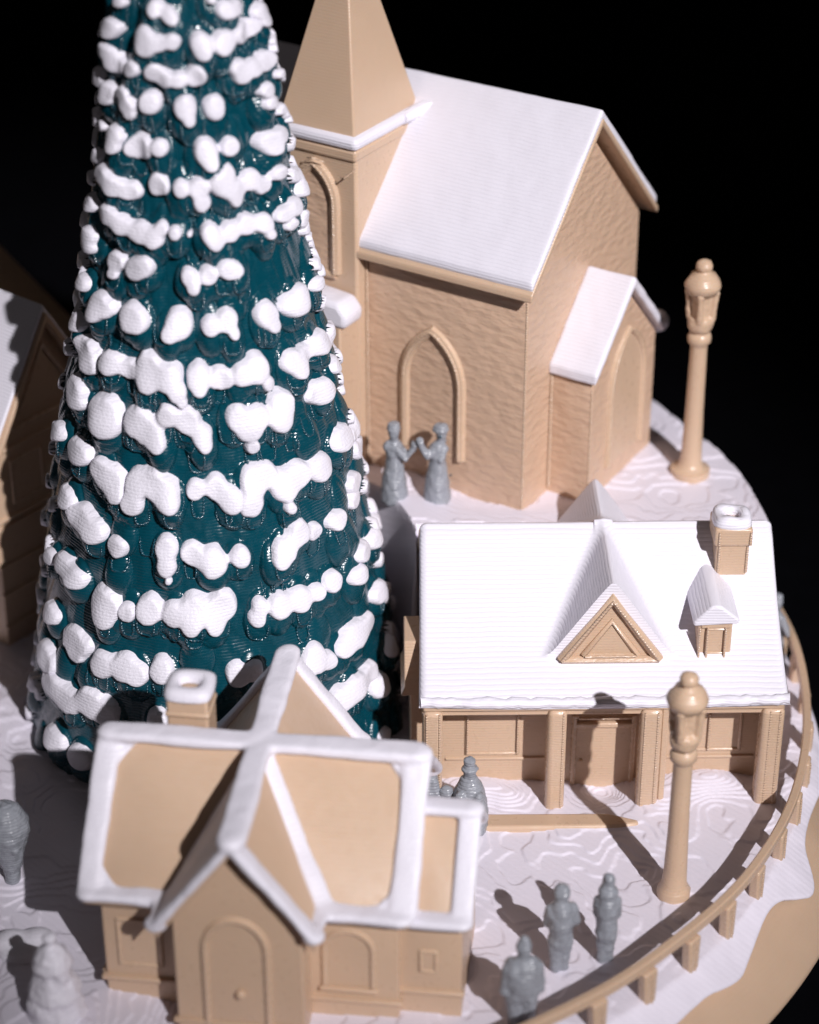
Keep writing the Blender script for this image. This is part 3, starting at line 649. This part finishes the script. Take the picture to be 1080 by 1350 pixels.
for x_ in (.70, 1.50): seam([(x_, YW-.055, .56), (x_, YW-.055, 1.33)], wall, .012)
for x_ in (4.55,): seam([(x_, YW-.055, .6), (x_, YW-.055, 1.3)], wall, .014)
seam([(2.46, YW-.1, 1.27), (3.3, YW-.1, 1.27)], wall, .016)
# dormer gable with double triangular frame
ds = thing.__defaults__ and MB()
yd = .575
ds.prism([(XD-.83, yd, 2.36), (XD+.83, yd, 2.36), (XD, yd, 3.60)], (0, .8, 0))
dm = ds.build('dormer', 'tan', cot, .02)
def tri_frame(c, hw, zb, za, y, r, parent, name):
    P = [(c-hw, y, zb), (c, y, za), (c+hw, y, zb)]
    m = MB().tube(P, r, 6, up=(0, 1, 0)); m.tube([P[0], P[2]], r*.85, 6, up=(0, 1, 0)); return m.build(name, 'tan_trim', parent, smooth=60)
tri_frame(XD, .76, 2.41, 3.50, yd-.02, .085, dm, 'gable_trim')
wn = MB().prism([(XD-.36, yd-.03, 2.52), (XD+.36, yd-.03, 2.52), (XD, yd-.03, 3.04)], (0, .1, 0)).build('window', 'tan', dm, .01)
tri_frame(XD, .42, 2.5, 3.12, yd-.03, .05, wn, 'frame')
seam([(XD-.76, yd-.105, 2.43), (XD, yd-.105, 3.52), (XD+.76, yd-.105, 2.43)], dm, .016)
seam([(XD-.40, yd-.08, 2.5), (XD+.40, yd-.08, 2.5)], dm, .016)
# small dormer on the right
sd = MB().box(4.26, 4.79, .655, 2.1, 2.3, 3.1).build('small_dormer', 'tan', cot, .03)
window_panel(4.38, 4.70, 2.44, 2.92, .655, sd, .04)
MB().box(4.30, 4.76, .62, .66, 2.92, 3.06).build('lintel', 'tan', sd, .015)
sn = MB()
sn.prism([(4.17, .58, 2.98), (4.17, .58, 3.06), (4.42, .58, 3.34), (4.52, .58, 3.36), (4.60, .58, 3.33), (4.88, .58, 3.10), (4.88, .58, 3.02)], (0, 1.75, 0))
sn.build('dormer_snow', 'snow', sd, .05, 3)
for x_ in (4.40, 4.68, 4.28): seam([(x_, .595, 2.4), (x_, .595, 2.95)], sd, .013)
# chimney
chx, chy = 4.87, 1.94
ch = MB().box(chx-.25, chx+.25, chy-.26, chy+.26, 2.9, 3.86).build('chimney', 'tan', cot, .03)
MB().box(chx-.30, chx+.30, chy-.31, chy+.31, 3.78, 4.10).build('collar', 'tan', ch, .045, 3)
for x_ in (chx-.2, chx+.24): seam([(x_, chy-.27, 3.3), (x_, chy-.27, 3.78)], ch, .016)
for x_ in (chx-.22, chx+.27): seam([(x_, chy-.32, 3.82), (x_, chy-.32, 4.05)], ch, .016)
tor = MB()
for k in range(1): pass
N = 32; prof = [(.13, .0), (.12, .09), (.17, .14), (.24, .14), (.29, .09), (.31, .0), (.29, -.07)]
vs = []; fs = []
for r_, z in prof:
    for k in range(N):
        a = 2*PI*k/N; sq = 1/max(abs(math.cos(a)), abs(math.sin(a))); f_ = 1+.62*(min(sq, 1.25)-1)*(r_ > .2)
        vs.append((chx+r_*f_*math.cos(a), chy+r_*f_*math.sin(a), 4.11+z+.018*math.sin(3*a+1)))
for i in range(len(prof)-1):
    for k in range(N): fs.append((i*N+k, (i+1)*N+k, (i+1)*N+(k+1) % N, i*N+(k+1) % N))
tor.add(vs, [f[::-1] for f in fs]).build('chimney_snow', 'snow', ch, smooth=70)
# bay window on the left side
by = MB().box(-.21, .12, .95, 1.85, -.3, 1.62).build('bay_window', 'tan', cot, .03)
bb = MB()
bb.add([(-.36, .8, 1.58), (.1, .8, 1.58), (.1, 2.0, 1.58), (-.36, 2.0, 1.58), (-.30, .85, 1.70), (.1, .85, 1.7), (-.30, 1.95, 1.70), (-.30, 1.05, 2.45), (.1, 1.05, 2.45), (.1, 1.8, 2.45), (-.30, 1.8, 2.45), (.1, 1.95, 1.7)],
       [(3, 2, 1, 0), (0, 1, 5, 4), (4, 5, 8, 7), (7, 8, 9, 10), (0, 4, 6, 3), (4, 7, 10, 6), (6, 10, 9, 11), (3, 6, 11, 2)])
bb.build('bay_roof', 'tan', by, .02)
# porch step
st = MB().prism([(-.2, -.62, -.2), (3.0, -.62, -.2), (3.35, -.56, -.2), (3.36, -.46, -.2), (2.9, -.28, -.2), (-.2, -.25, -.2)], (0, 0, .265))
st.build('porch_step', 'tan', cot, .05, 3)

# ------------------------------------------------------------------ front house (out of focus)
fh = thing('house', 'tan cross-gabled house with bare tan roof panels bordered by thick snow', 'house', (-2.077, -9.559, 0), -.122)
zr_, ze_, de_, aL, aR = 3.40, 1.83, 1.776, 2.24, 2.31
s1 = (zr_-ze_)/de_
body = MB().prism([(-2.05, -1.55, -.5), (-2.05, 1.4, -.5), (-2.05, 1.4, 1.95), (-2.05, 0, 3.2), (-2.05, -1.55, 1.95)], (4.19, 0, 0)).build('wall', 'tan', fh, .03)
gx = .9
gb = MB().prism([(-gx, -2.14, -.5), (gx, -2.14, -.5), (gx, -2.14, 2.0), (0, -2.14, 3.22), (-gx, -2.14, 2.0)], (0, 4.2, 0)).build('gable_wall', 'tan', fh, .03)
roof = MB().prism([(-aL, p[0], p[1]) for p in roof_shell((-de_, ze_-.06), (0, zr_-.06), (de_, ze_-.06), .10)], (aL+aR, 0, 0)).build('roof', 'tan_smooth', fh, .03)
s2 = (zr_-1.86)/1.10
g2 = MB().prism([(p[0], -2.33, p[1]) for p in roof_shell((-1.1, 1.70), (0, zr_-.155), (1.1, 1.70), .20)], (0, 4.6, 0)).build('gable_roof', 'tan_smooth', fh, .03)
# snow borders of the roof panels
def strips(segs, w=.19, flat=.42):
    m = MB()
    for s in segs:
        p, q = Vector(s[0]), Vector(s[1]); ww = s[2] if len(s) > 2 else w
        ww *= 1.2; m.tube([p, p.lerp(q, .5), q], [ww*random.uniform(.95, 1.05), ww*random.uniform(.88, 1.0), ww*random.uniform(.95, 1.05)], 16, flat=flat, up=(0, .02, 1), sq=.55)
        m.ell(p, (ww*1.0, ww*1.0, ww*.5)); m.ell(q, (ww*1.0, ww*1.0, ww*.5))
    return m
Zr = zr_+.06; Ze = ze_+.09
def on_main(x, y): return (x, y, Zr-s1*abs(y)-.0)
VX = lambda y: s1*abs(y)/s2
segs = [((-aL+.08, -.02, Zr), (aR-.08, -.02, Zr), .2),
        ((-aL+.08, 0, Zr), on_main(-aL+.08, -de_+.06)), ((aR-.1, 0, Zr), on_main(aR-.1, -de_+.06), .2),
        ((-aL+.08, 0, Zr), on_main(-aL+.08, de_-.06)), ((aR-.1, 0, Zr), on_main(aR-.1, de_-.06)),
        (on_main(-aL+.08, -de_+.06), on_main(-VX(de_)-.05, -de_+.06), .17), (on_main(aR-.1, -de_+.06), on_main(VX(de_)+.06, -de_+.06), .2),
        (on_main(-aL+.08, de_-.06), on_main(aR-.1, de_-.06), .17),
        ((0, -.1, Zr-.02), on_main(VX(de_)+.04, -de_+.06), .15),
        ((0, -2.26, Zr), (0, 2.24, Zr), .2),
        ((0, -2.27, Zr), (1.08, -2.27, 1.97), .17), ((0, -2.27, Zr), (-1.08, -2.27, 1.97), .17),
        ((0, 2.24, Zr), (1.08, 2.24, 1.97), .16), ((0, 2.24, Zr), (-1.08, 2.24, 1.97), .16),
        ((1.05, -2.2, 1.99), (1.1, -1.8, 1.97), .15), ((-1.05, -2.2, 1.99), (-1.1, -1.8, 1.97), .13)]
sm = strips([(s[0], s[1], (s[2] if len(s) > 2 else .18)*.84) for s in segs], .18)
for sx, lim in ((-1, aL), (1, aR)):
    for y0_, y1_ in ((-.12, -.46), (-de_+.12, -de_+.46)):
        if True:
            p0, p1, p2 = on_main(sx*(lim-.12), y0_), on_main(sx*(lim-.50), y0_), on_main(sx*(lim-.12), y1_)
            sm.prism([(p[0], p[1], p[2]-.05) for p in (p0, p1, p2)], (0, 0, .085))
# snow over the left slope of the front gable
sm.prism([(p[0], -2.25, p[1]) for p in ((-.0, zr_+.02), (-1.08, 1.9), (-1.08, 2.0), (0, zr_+.12))], (0, 1.9, 0))
sm = sm.build('roof_snow', 'snow_smooth', fh, remesh=.03, relax=9)
lumpy(sm, .065, .7)
# door
dpan, dfr = arch_window(gb, -.03, .43, -.4, 1.5, 2.02, -2.14, .06, name='door', pointed=False)
MB().ell((.02, -2.19, .74), (.075, .06, .075)).build('door_knob', 'tan', dpan)
arch_window(body, 1.43, .34, .5, 1.15, 1.48, -1.55, .05, pointed=False)
MB().box(1.02, 1.84, -1.63, -1.5, .42, .49).build('sill', 'tan', body, .02)
window_panel(-1.85, -1.2, .55, 1.4, -1.55, body)
MB().box(-2.10, -.86, -1.62, -1.5, .28, .36).build('plinth', 'tan', body, .02)
MB().box(.87, 2.19, -1.62, -1.5, .22, .30).build('plinth', 'tan', body, .02)
MB().box(-2.12, -2.0, -1.48, 1.4, .282, .358).build('plinth', 'tan', body, .02)
MB().box(-.95, .95, -2.19, -2.1, .12, .2).build('plinth', 'tan', gb, .02)
# side wing
wing = MB().prism([(2.1, -1.42, -.5), (2.1, .62, -.5), (2.1, .62, 1.8), (2.1, -.4, 2.68), (2.1, -1.42, 1.8)], (.90, 0, 0)).build('wing', 'tan', fh, .03)
wr = MB().prism([(2.12, p[0], p[1]) for p in roof_shell((-1.62, 1.66), (-.4, 2.72), (.82, 1.66), .1)], (.97, 0, 0)).build('wing_roof', 'tan_smooth', wing, .03)
sw = [((2.3, -.4, 2.86), (3.02, -.4, 2.86), .15), ((3.0, -.4, 2.86), (3.0, -1.58, 1.82), .14), ((3.0, -1.58, 1.82), (2.2, -1.58, 1.82), .15), ((3.0, -.4, 2.86), (3.0, .74, 1.84), .14), ((2.26, -.4, 2.86), (2.26, -1.5, 1.88), .1)]
strips(sw, .14).build('wing_snow', 'snow_smooth', wing, remesh=.03, relax=7)
window_panel(2.4, 2.66, .75, 1.15, -1.42, wing, .05)
MB().box(2.1, 3.04, -1.48, -1.38, .36, .44).build('plinth', 'tan', wing, .02)
# chimney
fc = MB().box(-1.42, -.82, .36, .92, 2.5, 3.82).build('chimney', 'tan', fh, .04)
MB().box(-1.44, -.80, .34, .94, 3.50, 3.58).build('band', 'tan', fc, .03)
vs = []; fs = []
prof = [(.10, -.02), (.11, .05), (.2, .10), (.30, .085), (.35, .03), (.345, -.06)]
for r_, z in prof:
    for k in range(N):
        a = 2*PI*k/N; sq = 1/max(abs(math.cos(a)), abs(math.sin(a))); f_ = 1+.7*(min(sq, 1.3)-1)*(r_ > .19)
        vs.append((-1.12+r_*f_*math.cos(a)*(1.0 if r_ > .19 else 1.5), .64+r_*f_*math.sin(a), 3.86+z))
for i in range(len(prof)-1):
    for k in range(N): fs.append(((i+1)*N+k, i*N+k, i*N+(k+1) % N, (i+1)*N+(k+1) % N)[::-1])
MB().add(vs, [f[::-1] for f in fs]).build('chimney_snow', 'snow_smooth', fc, smooth=70)

# ------------------------------------------------------------------ houses at the left edge
wv = np.array([math.cos(R(52)), math.sin(R(52))])
la = thing('tall_house', 'tall tan gabled house in tree shadow at the left edge', 'house', (-7.02, -1.91, 0), R(52))
# local x runs along the gable wall, local -y faces the viewer, roof goes back along +y
gw = MB().prism([(-.05, 0, -.4), (2.65, 0, -.4), (2.65, 0, 3.8), (1.3, 0, 5.85), (-.05, 0, 3.8)], (0, 4.2, 0)).build('wall', 'tan', la, .03)
MB().prism([(p[0], -.22, p[1]) for p in roof_shell((-.3, 3.30), (1.3, 5.86), (2.9, 3.30), .16)], (0, 4.6, 0)).build('roof', 'tan', la, .02)
MB().prism([(p[0], -.16, p[1]) for p in roof_shell((-.34, 3.44), (1.3, 6.025), (2.94, 3.44), .14)], (0, 4.5, 0)).build('roof_snow', 'snow', la, .05, 3)
window_panel(.36, 1.12, 2.7, 3.55, 0, gw, .06)
window_panel(1.5, 2.25, 2.7, 3.55, 0, gw, .06)
for zb in (2.3, 1.55, 1.0, .35, 2.45, 3.75):
    MB().box(-.08, 2.68, -.05, .02, zb, zb+.07).build('board', 'tan', gw, .015)
tri_frame(1.3, .85, 4.1, 5.4, -.02, .06, gw, 'gable_trim')
lb_ = thing('tall_house', 'grey-brown ribbed roof slope of a house behind at the far left edge', 'house', (-9.2, 2.4, 0), R(-4))
MB().prism([(-1.9, 0, -.4), (1.9, 0, -.4), (1.9, 0, 4.0), (0, 0, 6.6), (-1.9, 0, 4.0)], (0, 1.1, 0)).build('wall', 'tan', lb_, .03)
MB().prism([(p[0], -.25, p[1]) for p in roof_shell((-2.9, 3.5), (0, 6.9), (2.9, 3.5), .16)], (0, 1.5, 0)).build('roof', 'tan', lb_, .02)
# ------------------------------------------------------------------ street lamps
lamp_prof = [(.30, -.25), (.345, -.02), (.335, .09), (.23, .13), (.19, .24), (.172, .5), (.162, 1.2), (.15, 1.9), (.142, 2.42), (.15, 2.47), (.195, 2.52), (.20, 2.60), (.185, 2.66), (.145, 2.70), (.16, 2.76)]
def lamp(loc, label, flange=.35, rz=.3):
    t = thing('street_lamp', label, 'street lamp', loc, rz, 'street lamps')
    pr = [((r_ if z > .2 else min(r_, flange))+(.004*math.sin(z*25)), z) for r_, z in lamp_prof]
    MB().lathe(pr, 28).build('post', 'tan', t, smooth=50)
    lumpy(COL.objects[-1], .03, .12)
    ln = MB(); ln.lathe([(.16, 2.70), (.215, 2.80), (.225, 2.9), (.205, 2.98), (.15, 3.0), (.155, 3.36), (.21, 3.40), (.24, 3.45), (.2, 3.5)], 24)
    for q in range(4):
        a = PI/4+q*PI/2
        ln.tube([(.185*math.cos(a), .185*math.sin(a), 2.93), (.205*math.cos(a), .205*math.sin(a), 3.2), (.235*math.cos(a), .235*math.sin(a), 3.46)], .062, 8)
    lumpy(ln.build('lantern', 'tan', t, remesh=.022, relax=3), .035, .12)
    cp = MB().lathe([(.24, 3.42), (.275, 3.47), (.305, 3.53), (.31, 3.58), (.27, 3.66), (.21, 3.74), (.12, 3.79), (.10, 3.81), (.135, 3.85), (.14, 3.91), (.11, 3.97), (.05, 4.0), (.01, 4.005)], 28)
    lumpy(cp.build('cap', 'tan', t, smooth=60), .05, .15)
    return t
lamp((3.975, -8.684, 0), 'tan street lamp standing in front of the porch beside the fence', .25)
lamp((4.869, -.896, HZ), 'tan street lamp standing on the snow beside the church porch', rz=.55)

# ------------------------------------------------------------------ fence along the edge
fence = thing('fence', 'low tan curved rail fence along the edge of the snow', 'fence', (CX, CY, 0))
aa = np.linspace(-2.6, .32, 150)
rail = MB()
def rail_r(a): return 10.0+.02*math.sin(a*9)
prs = []
vs = []; fs = []
for i, a in enumerate(aa):
    c, s = math.cos(a), math.sin(a); r_ = rail_r(a); zt = .68+.025*math.sin(a*7)+.012*math.sin(a*23)
    for (dr, z) in ((-.07, zt-.17), (.05, zt-.17), (.06, zt-.02), (.045, zt), (-.05, zt), (-.075, zt-.02)):
        vs.append(((r_+dr)*c, (r_+dr)*s, z))
for i in range(len(aa)-1):
    for k in range(6): fs.append((i*6+k, i*6+(k+1) % 6, (i+1)*6+(k+1) % 6, (i+1)*6+k))
fs += [(5, 4, 3, 2, 1, 0), tuple((len(aa)-1)*6+k for k in range(6))]
MB().add(vs, fs).build('rail', 'tan', fence, .0)
for k in range(-18, 12):
    a = -.828+.0979*k
    c, s = math.cos(a), math.sin(a); r_ = 10.0
    m = MB()
    P = []
    for z in (-.55, .5):
        hw = .085 if z < 0 else .11; hl = .085 if z < 0 else .17
        for (dr, dt) in ((-.08, -hl), (.09, -hl), (.09, hw), (-.08, hw)):
            P.append(((r_+dr)*c-dt*s, (r_+dr)*s+dt*c, z))
    m.add(P, [(3, 2, 1, 0), (4, 5, 6, 7), (0, 1, 5, 4), (1, 2, 6, 5), (2, 3, 7, 6), (3, 0, 4, 7)]).build('post', 'tan_trim', fence, .04, 3)
    if -6 < k < 8: seam([((r_+.09)*c, (r_+.09)*s, -.4), ((r_+.09)*c, (r_+.09)*s, .42)], fence, .013)

# ------------------------------------------------------------------ figurines
def figurine(loc, rz, label, parts, vox=.024, group='small grey people figurines', slim=.93):
    m = MB()
    for p in parts:
        if p[0] == 'c': m.cap(*p[1:])
        elif p[0] == 'e': m.ell(*p[1:])
        else: m.lathe(p[1], 20, p[2] if len(p) > 2 else (0, 0, 0), *(p[3:] if len(p) > 3 else ()))
    o = m.build('figurine', 'grey', None, remesh=vox, relax=2)
    o.location = loc; o.rotation_euler = (0, 0, rz); o.scale = (slim, slim, 1)
    lumpy(o, .05, .12)
    return tag(o, label, 'figurine', group)
robe = [(.235, -.05), (.25, .02), (.245, .15), (.225, .35), (.19, .55), (.155, .74), (.15, .82), (.17, .93), (.165, 1.03), (.11, 1.1)]
def robe_lady(lean=0.0, hat=True):
    L = [('l', robe)]
    L += [('e', (0, lean*.0, 1.17), (.085, .09, .1)), ('e', (0, -.02, 1.26), (.105, .11, .11))]
    if hat: L += [('l', [(.09, 1.3), (.13, 1.33), (.115, 1.37), (.105, 1.44), (.06, 1.46)])]
    return L
# pair by the church window: local +x is to the viewer's right
figurine((-.26, -1.80, HZ), .0, 'grey robed figurine with hat reaching right, by the church window',
         robe_lady()+[('c', (.08, -.12, .98), (.20, -.16, .84), .08, .065), ('c', (.20, -.16, .84), (.35, -.14, 1.04), .062, .055), ('e', (.37, -.14, 1.1), (.07, .06, .085)),
                      ('c', (.10, .06, .98), (.22, -.02, .86), .07, .055), ('c', (.22, -.02, .86), (.36, -.06, .95), .055, .05), ('e', (-.11, -.02, 1.0), (.09, .1, .12))])
fig_b = figurine((.47, -1.88, HZ), .0, 'grey robed figurine raising an arm left, below the church window',
         [('l', robe), ('e', (.02, 0, 1.0), (.16, .15, .16)), ('e', (.07, 0, 1.17), (.09, .09, .1)), ('e', (.07, -.01, 1.28), (.10, .11, .11)), ('l', [(.08, 0), (.16, .03), (.14, .07), (.12, .13), (.06, .15)], (.06, 0, 1.32)),
          ('c', (-.08, -.10, .98), (-.18, -.14, .92), .08, .062), ('c', (-.18, -.14, .92), (-.31, -.14, 1.16), .065, .06), ('e', (-.32, -.14, 1.21), (.08, .075, .08)), ('c', (.13, -.05, 1.02), (.05, -.15, .85), .075, .06)])
for p_ in ((.05, -.16, 1.30), (.24, -.12, .55)):
    sp_ = MB().ell(p_, (.022, .018, .022), 8).build('filament_speck', 'teal', fig_b)
# walkers in the foreground, seen from behind
figurine((2.16, -10.33, 0), .15, 'grey round-headed figurine in a shawl, nearer of the two by the fence',
         [('c', (-.06, 0, .0), (-.05, 0, .55), .085, .15), ('c', (.07, .02, .0), (.06, 0, .55), .085, .15), ('c', (0, 0, .5), (0, 0, .85), .17, .19), ('c', (0, 0, .85), (0, -.01, 1.1), .21, .17), ('e', (0, .03, 1.0), (.245, .19, .2)),
          ('c', (.18, 0, 1.08), (.23, .05, .8), .09, .08), ('c', (-.17, 0, 1.08), (-.19, .1, .8), .09, .08), ('e', (.01, .04, 1.36), (.135, .14, .15)), ('c', (0, 0, 1.15), (0, .02, 1.3), .1, .1), ('c', (.12, .1, .82), (.24, .05, .84), .08, .08)])
figurine((2.83, -10.16, 0), -.1, 'slim grey figurine with wide collar and hood, farther of the two by the fence',
         [('c', (-.04, 0, .0), (-.03, 0, .6), .08, .14), ('c', (.05, .03, .02), (.04, 0, .6), .08, .14), ('c', (0, 0, .5), (0, 0, 1.0), .17, .16), ('c', (0, 0, .95), (0, 0, 1.1), .19, .16), ('e', (0, 0, 1.25), (.165, .16, .12)), ('c', (0, 0, 1.2), (0, 0, 1.45), .12, .09), ('e', (0, 0, 1.48), (.1, .1, .11)),
          ('c', (-.15, 0, 1.1), (-.17, .07, .82), .07, .065), ('c', (.15, 0, 1.1), (.16, .08, .8), .07, .065)])
figurine((1.56, -11.46, 0), .1, 'grey broad-shouldered figurine in a long coat at the bottom edge',
         [('c', (-.1, 0, .0), (-.1, 0, .6), .1, .16), ('c', (.11, 0, .0), (.11, 0, .6), .1, .16), ('e', (0, 0, .78), (.26, .2, .45)), ('e', (-.12, .01, .95), (.17, .18, .22)), ('e', (.11, .0, .98), (.17, .17, .2)), ('c', (-.21, 0, 1.0), (-.25, 0, .6), .1, .09), ('c', (.22, 0, 1.0), (.26, 0, .6), .1, .09),
          ('c', (.02, 0, 1.1), (.02, 0, 1.3), .1, .1), ('e', (.02, .02, 1.36), (.12, .125, .14)), ('c', (.02, .02, 1.4), (.02, .02, 1.47), .09, .08)])
# porch lady with a wide cloak, and two half-hidden ones
figurine((.93, -7.10, 0), .0, 'grey figurine in a wide cloak and brimmed hat before the porch',
         [('l', [(.30, -.05), (.31, .05), (.32, .3), (.31, .5), (.27, .7), (.20, .88), (.13, 1.0), (.09, 1.05)]), ('e', (.0, -.02, 1.1), (.11, .11, .11)), ('l', [(.09, 1.12), (.15, 1.15), (.145, 1.18), (.10, 1.2), (.10, 1.32), (.06, 1.35)]), ('c', (-.15, -.2, .75), (-.08, -.3, .5), .09, .07), ('c', (.15, -.2, .75), (.05, -.31, .5), .09, .07)])
figurine((.55, -7.05, 0), .3, 'small crouched grey figurine beside the cloaked one before the porch',
         [('e', (0, 0, .2), (.24, .2, .28)), ('e', (.02, 0, .48), (.19, .18, .2)), ('e', (.02, -.03, .68), (.12, .12, .12)), ('c', (.1, -.1, .5), (.25, -.12, .4), .07, .06)])
figurine((.28, -6.95, 0), .0, 'grey figurine mostly hidden behind the snowy corner of the front house roof',
         [('l', [(.26, -.05), (.27, .1), (.24, .4), (.2, .7), (.16, .95), (.1, 1.05)]), ('e', (0, 0, 1.14), (.11, .11, .13)), ('c', (.1, -.1, .85), (.2, -.15, .55), .08, .06)])
figurine((6.28, -2.55, 0), .0, 'grey figurine peeking out beside the right edge of the cottage roof',
         robe_lady(hat=True)+[('c', (.12, -.1, 1.0), (.22, -.18, .75), .08, .06), ('c', (-.12, -.1, 1.0), (-.05, -.22, .75), .08, .06)])
figurine((-6.0, -8.45, 0), .0, 'blurred grey bulb-shaped figurine, broad above and narrow below, at the left edge',
         [('c', (0, 0, .0), (0, 0, .5), .12, .17), ('c', (0, 0, .45), (0, -.02, 1.0), .2, .34), ('e', (0, 0, 1.1), (.37, .34, .34)), ('e', (-.02, 0, 1.3), (.3, .28, .22)), ('c', (-.2, -.2, .95), (.15, -.26, .82), .07, .06)])
# white tiered ornament and mound
orn = MB().lathe([(.46, -.3), (.45, .0), (.42, .10), (.36, .34), (.34, .44), (.37, .48), (.36, .54), (.31, .68), (.25, .84), (.24, .90), (.285, .94), (.28, 1.0), (.24, 1.12), (.16, 1.25), (.09, 1.31), (.075, 1.35), (.10, 1.40), (.09, 1.46), (.04, 1.5), (.01, 1.51)], 28)
orn.ell((.10, -.10, .85), (.17, .17, .2)); orn.ell((-.12, -.08, .3), (.28, .28, .25))
orn = orn.build('ornament', 'snow_smooth', None, remesh=.022, relax=1); lumpy(orn, .07, .15); orn.location = (-4.95, -11.35, 0)
tag(orn, 'white tiered cone-shaped ornament with small knob on top, lower left', 'ornament')
mo = MB().ell((0, 0, 0), (.42, .38, .3)).ell((.15, .12, .05), (.3, .3, .28)).ell((-.2, .1, .08), (.3, .26, .26)).build('snow_mound', 'snow_smooth', None, remesh=.04, relax=4)
mo.location = (-5.6, -9.95, .0); mo.scale = (1, 1, .62); tag(mo, 'low rounded white snow mound beside the tiered ornament', 'snow mound')

# ------------------------------------------------------------------ camera, light, world
cam = bpy.data.cameras.new('camera'); co = bpy.data.objects.new('camera', cam); COL.objects.link(co); S.camera = co
co.location = (0, -35.6556, 22.36003); co.rotation_euler = (PI/2-.527322, 0, 0)
cam.sensor_fit = 'VERTICAL'; cam.sensor_height = 36; cam.sensor_width = 28.8; cam.lens = 3023.234/1350*36
cam.clip_start = 1; cam.clip_end = 600
cam.dof.use_dof = True; cam.dof.focus_distance = 35.5; cam.dof.aperture_fstop = .125; cam.dof.aperture_blades = 9
def lampobj(name, d, loc, tgt):
    o = bpy.data.objects.new(name, d); COL.objects.link(o); o.location = loc
    o.rotation_euler = (Vector(tgt)-Vector(loc)).to_track_quat('-Z', 'Y').to_euler(); return o
LD = 160
LP = Vector((4, -8.7, 2))+Vector((.33, -.71, .625)).normalized()*LD
kl = bpy.data.lights.new('key_lamp', 'SPOT'); kl.energy = KEY; kl.spot_size = R(10.6); kl.spot_blend = 1.0; kl.shadow_soft_size = 1.3; kl.color = (1.0, .965, .985)
lampobj('key_lamp', kl, LP, (1.2, -3.0, 5.0))
w = bpy.data.worlds.new('World'); S.world = w; w.use_nodes = True
bg = w.node_tree.nodes['Background']; bg.inputs[0].default_value = (1.0, .90, .86, 1); bg.inputs[1].default_value = FILL
S.view_settings.view_transform = 'Standard'; S.view_settings.look = 'None'; S.view_settings.exposure = 0; S.view_settings.gamma = 1
S.render.engine = 'CYCLES'
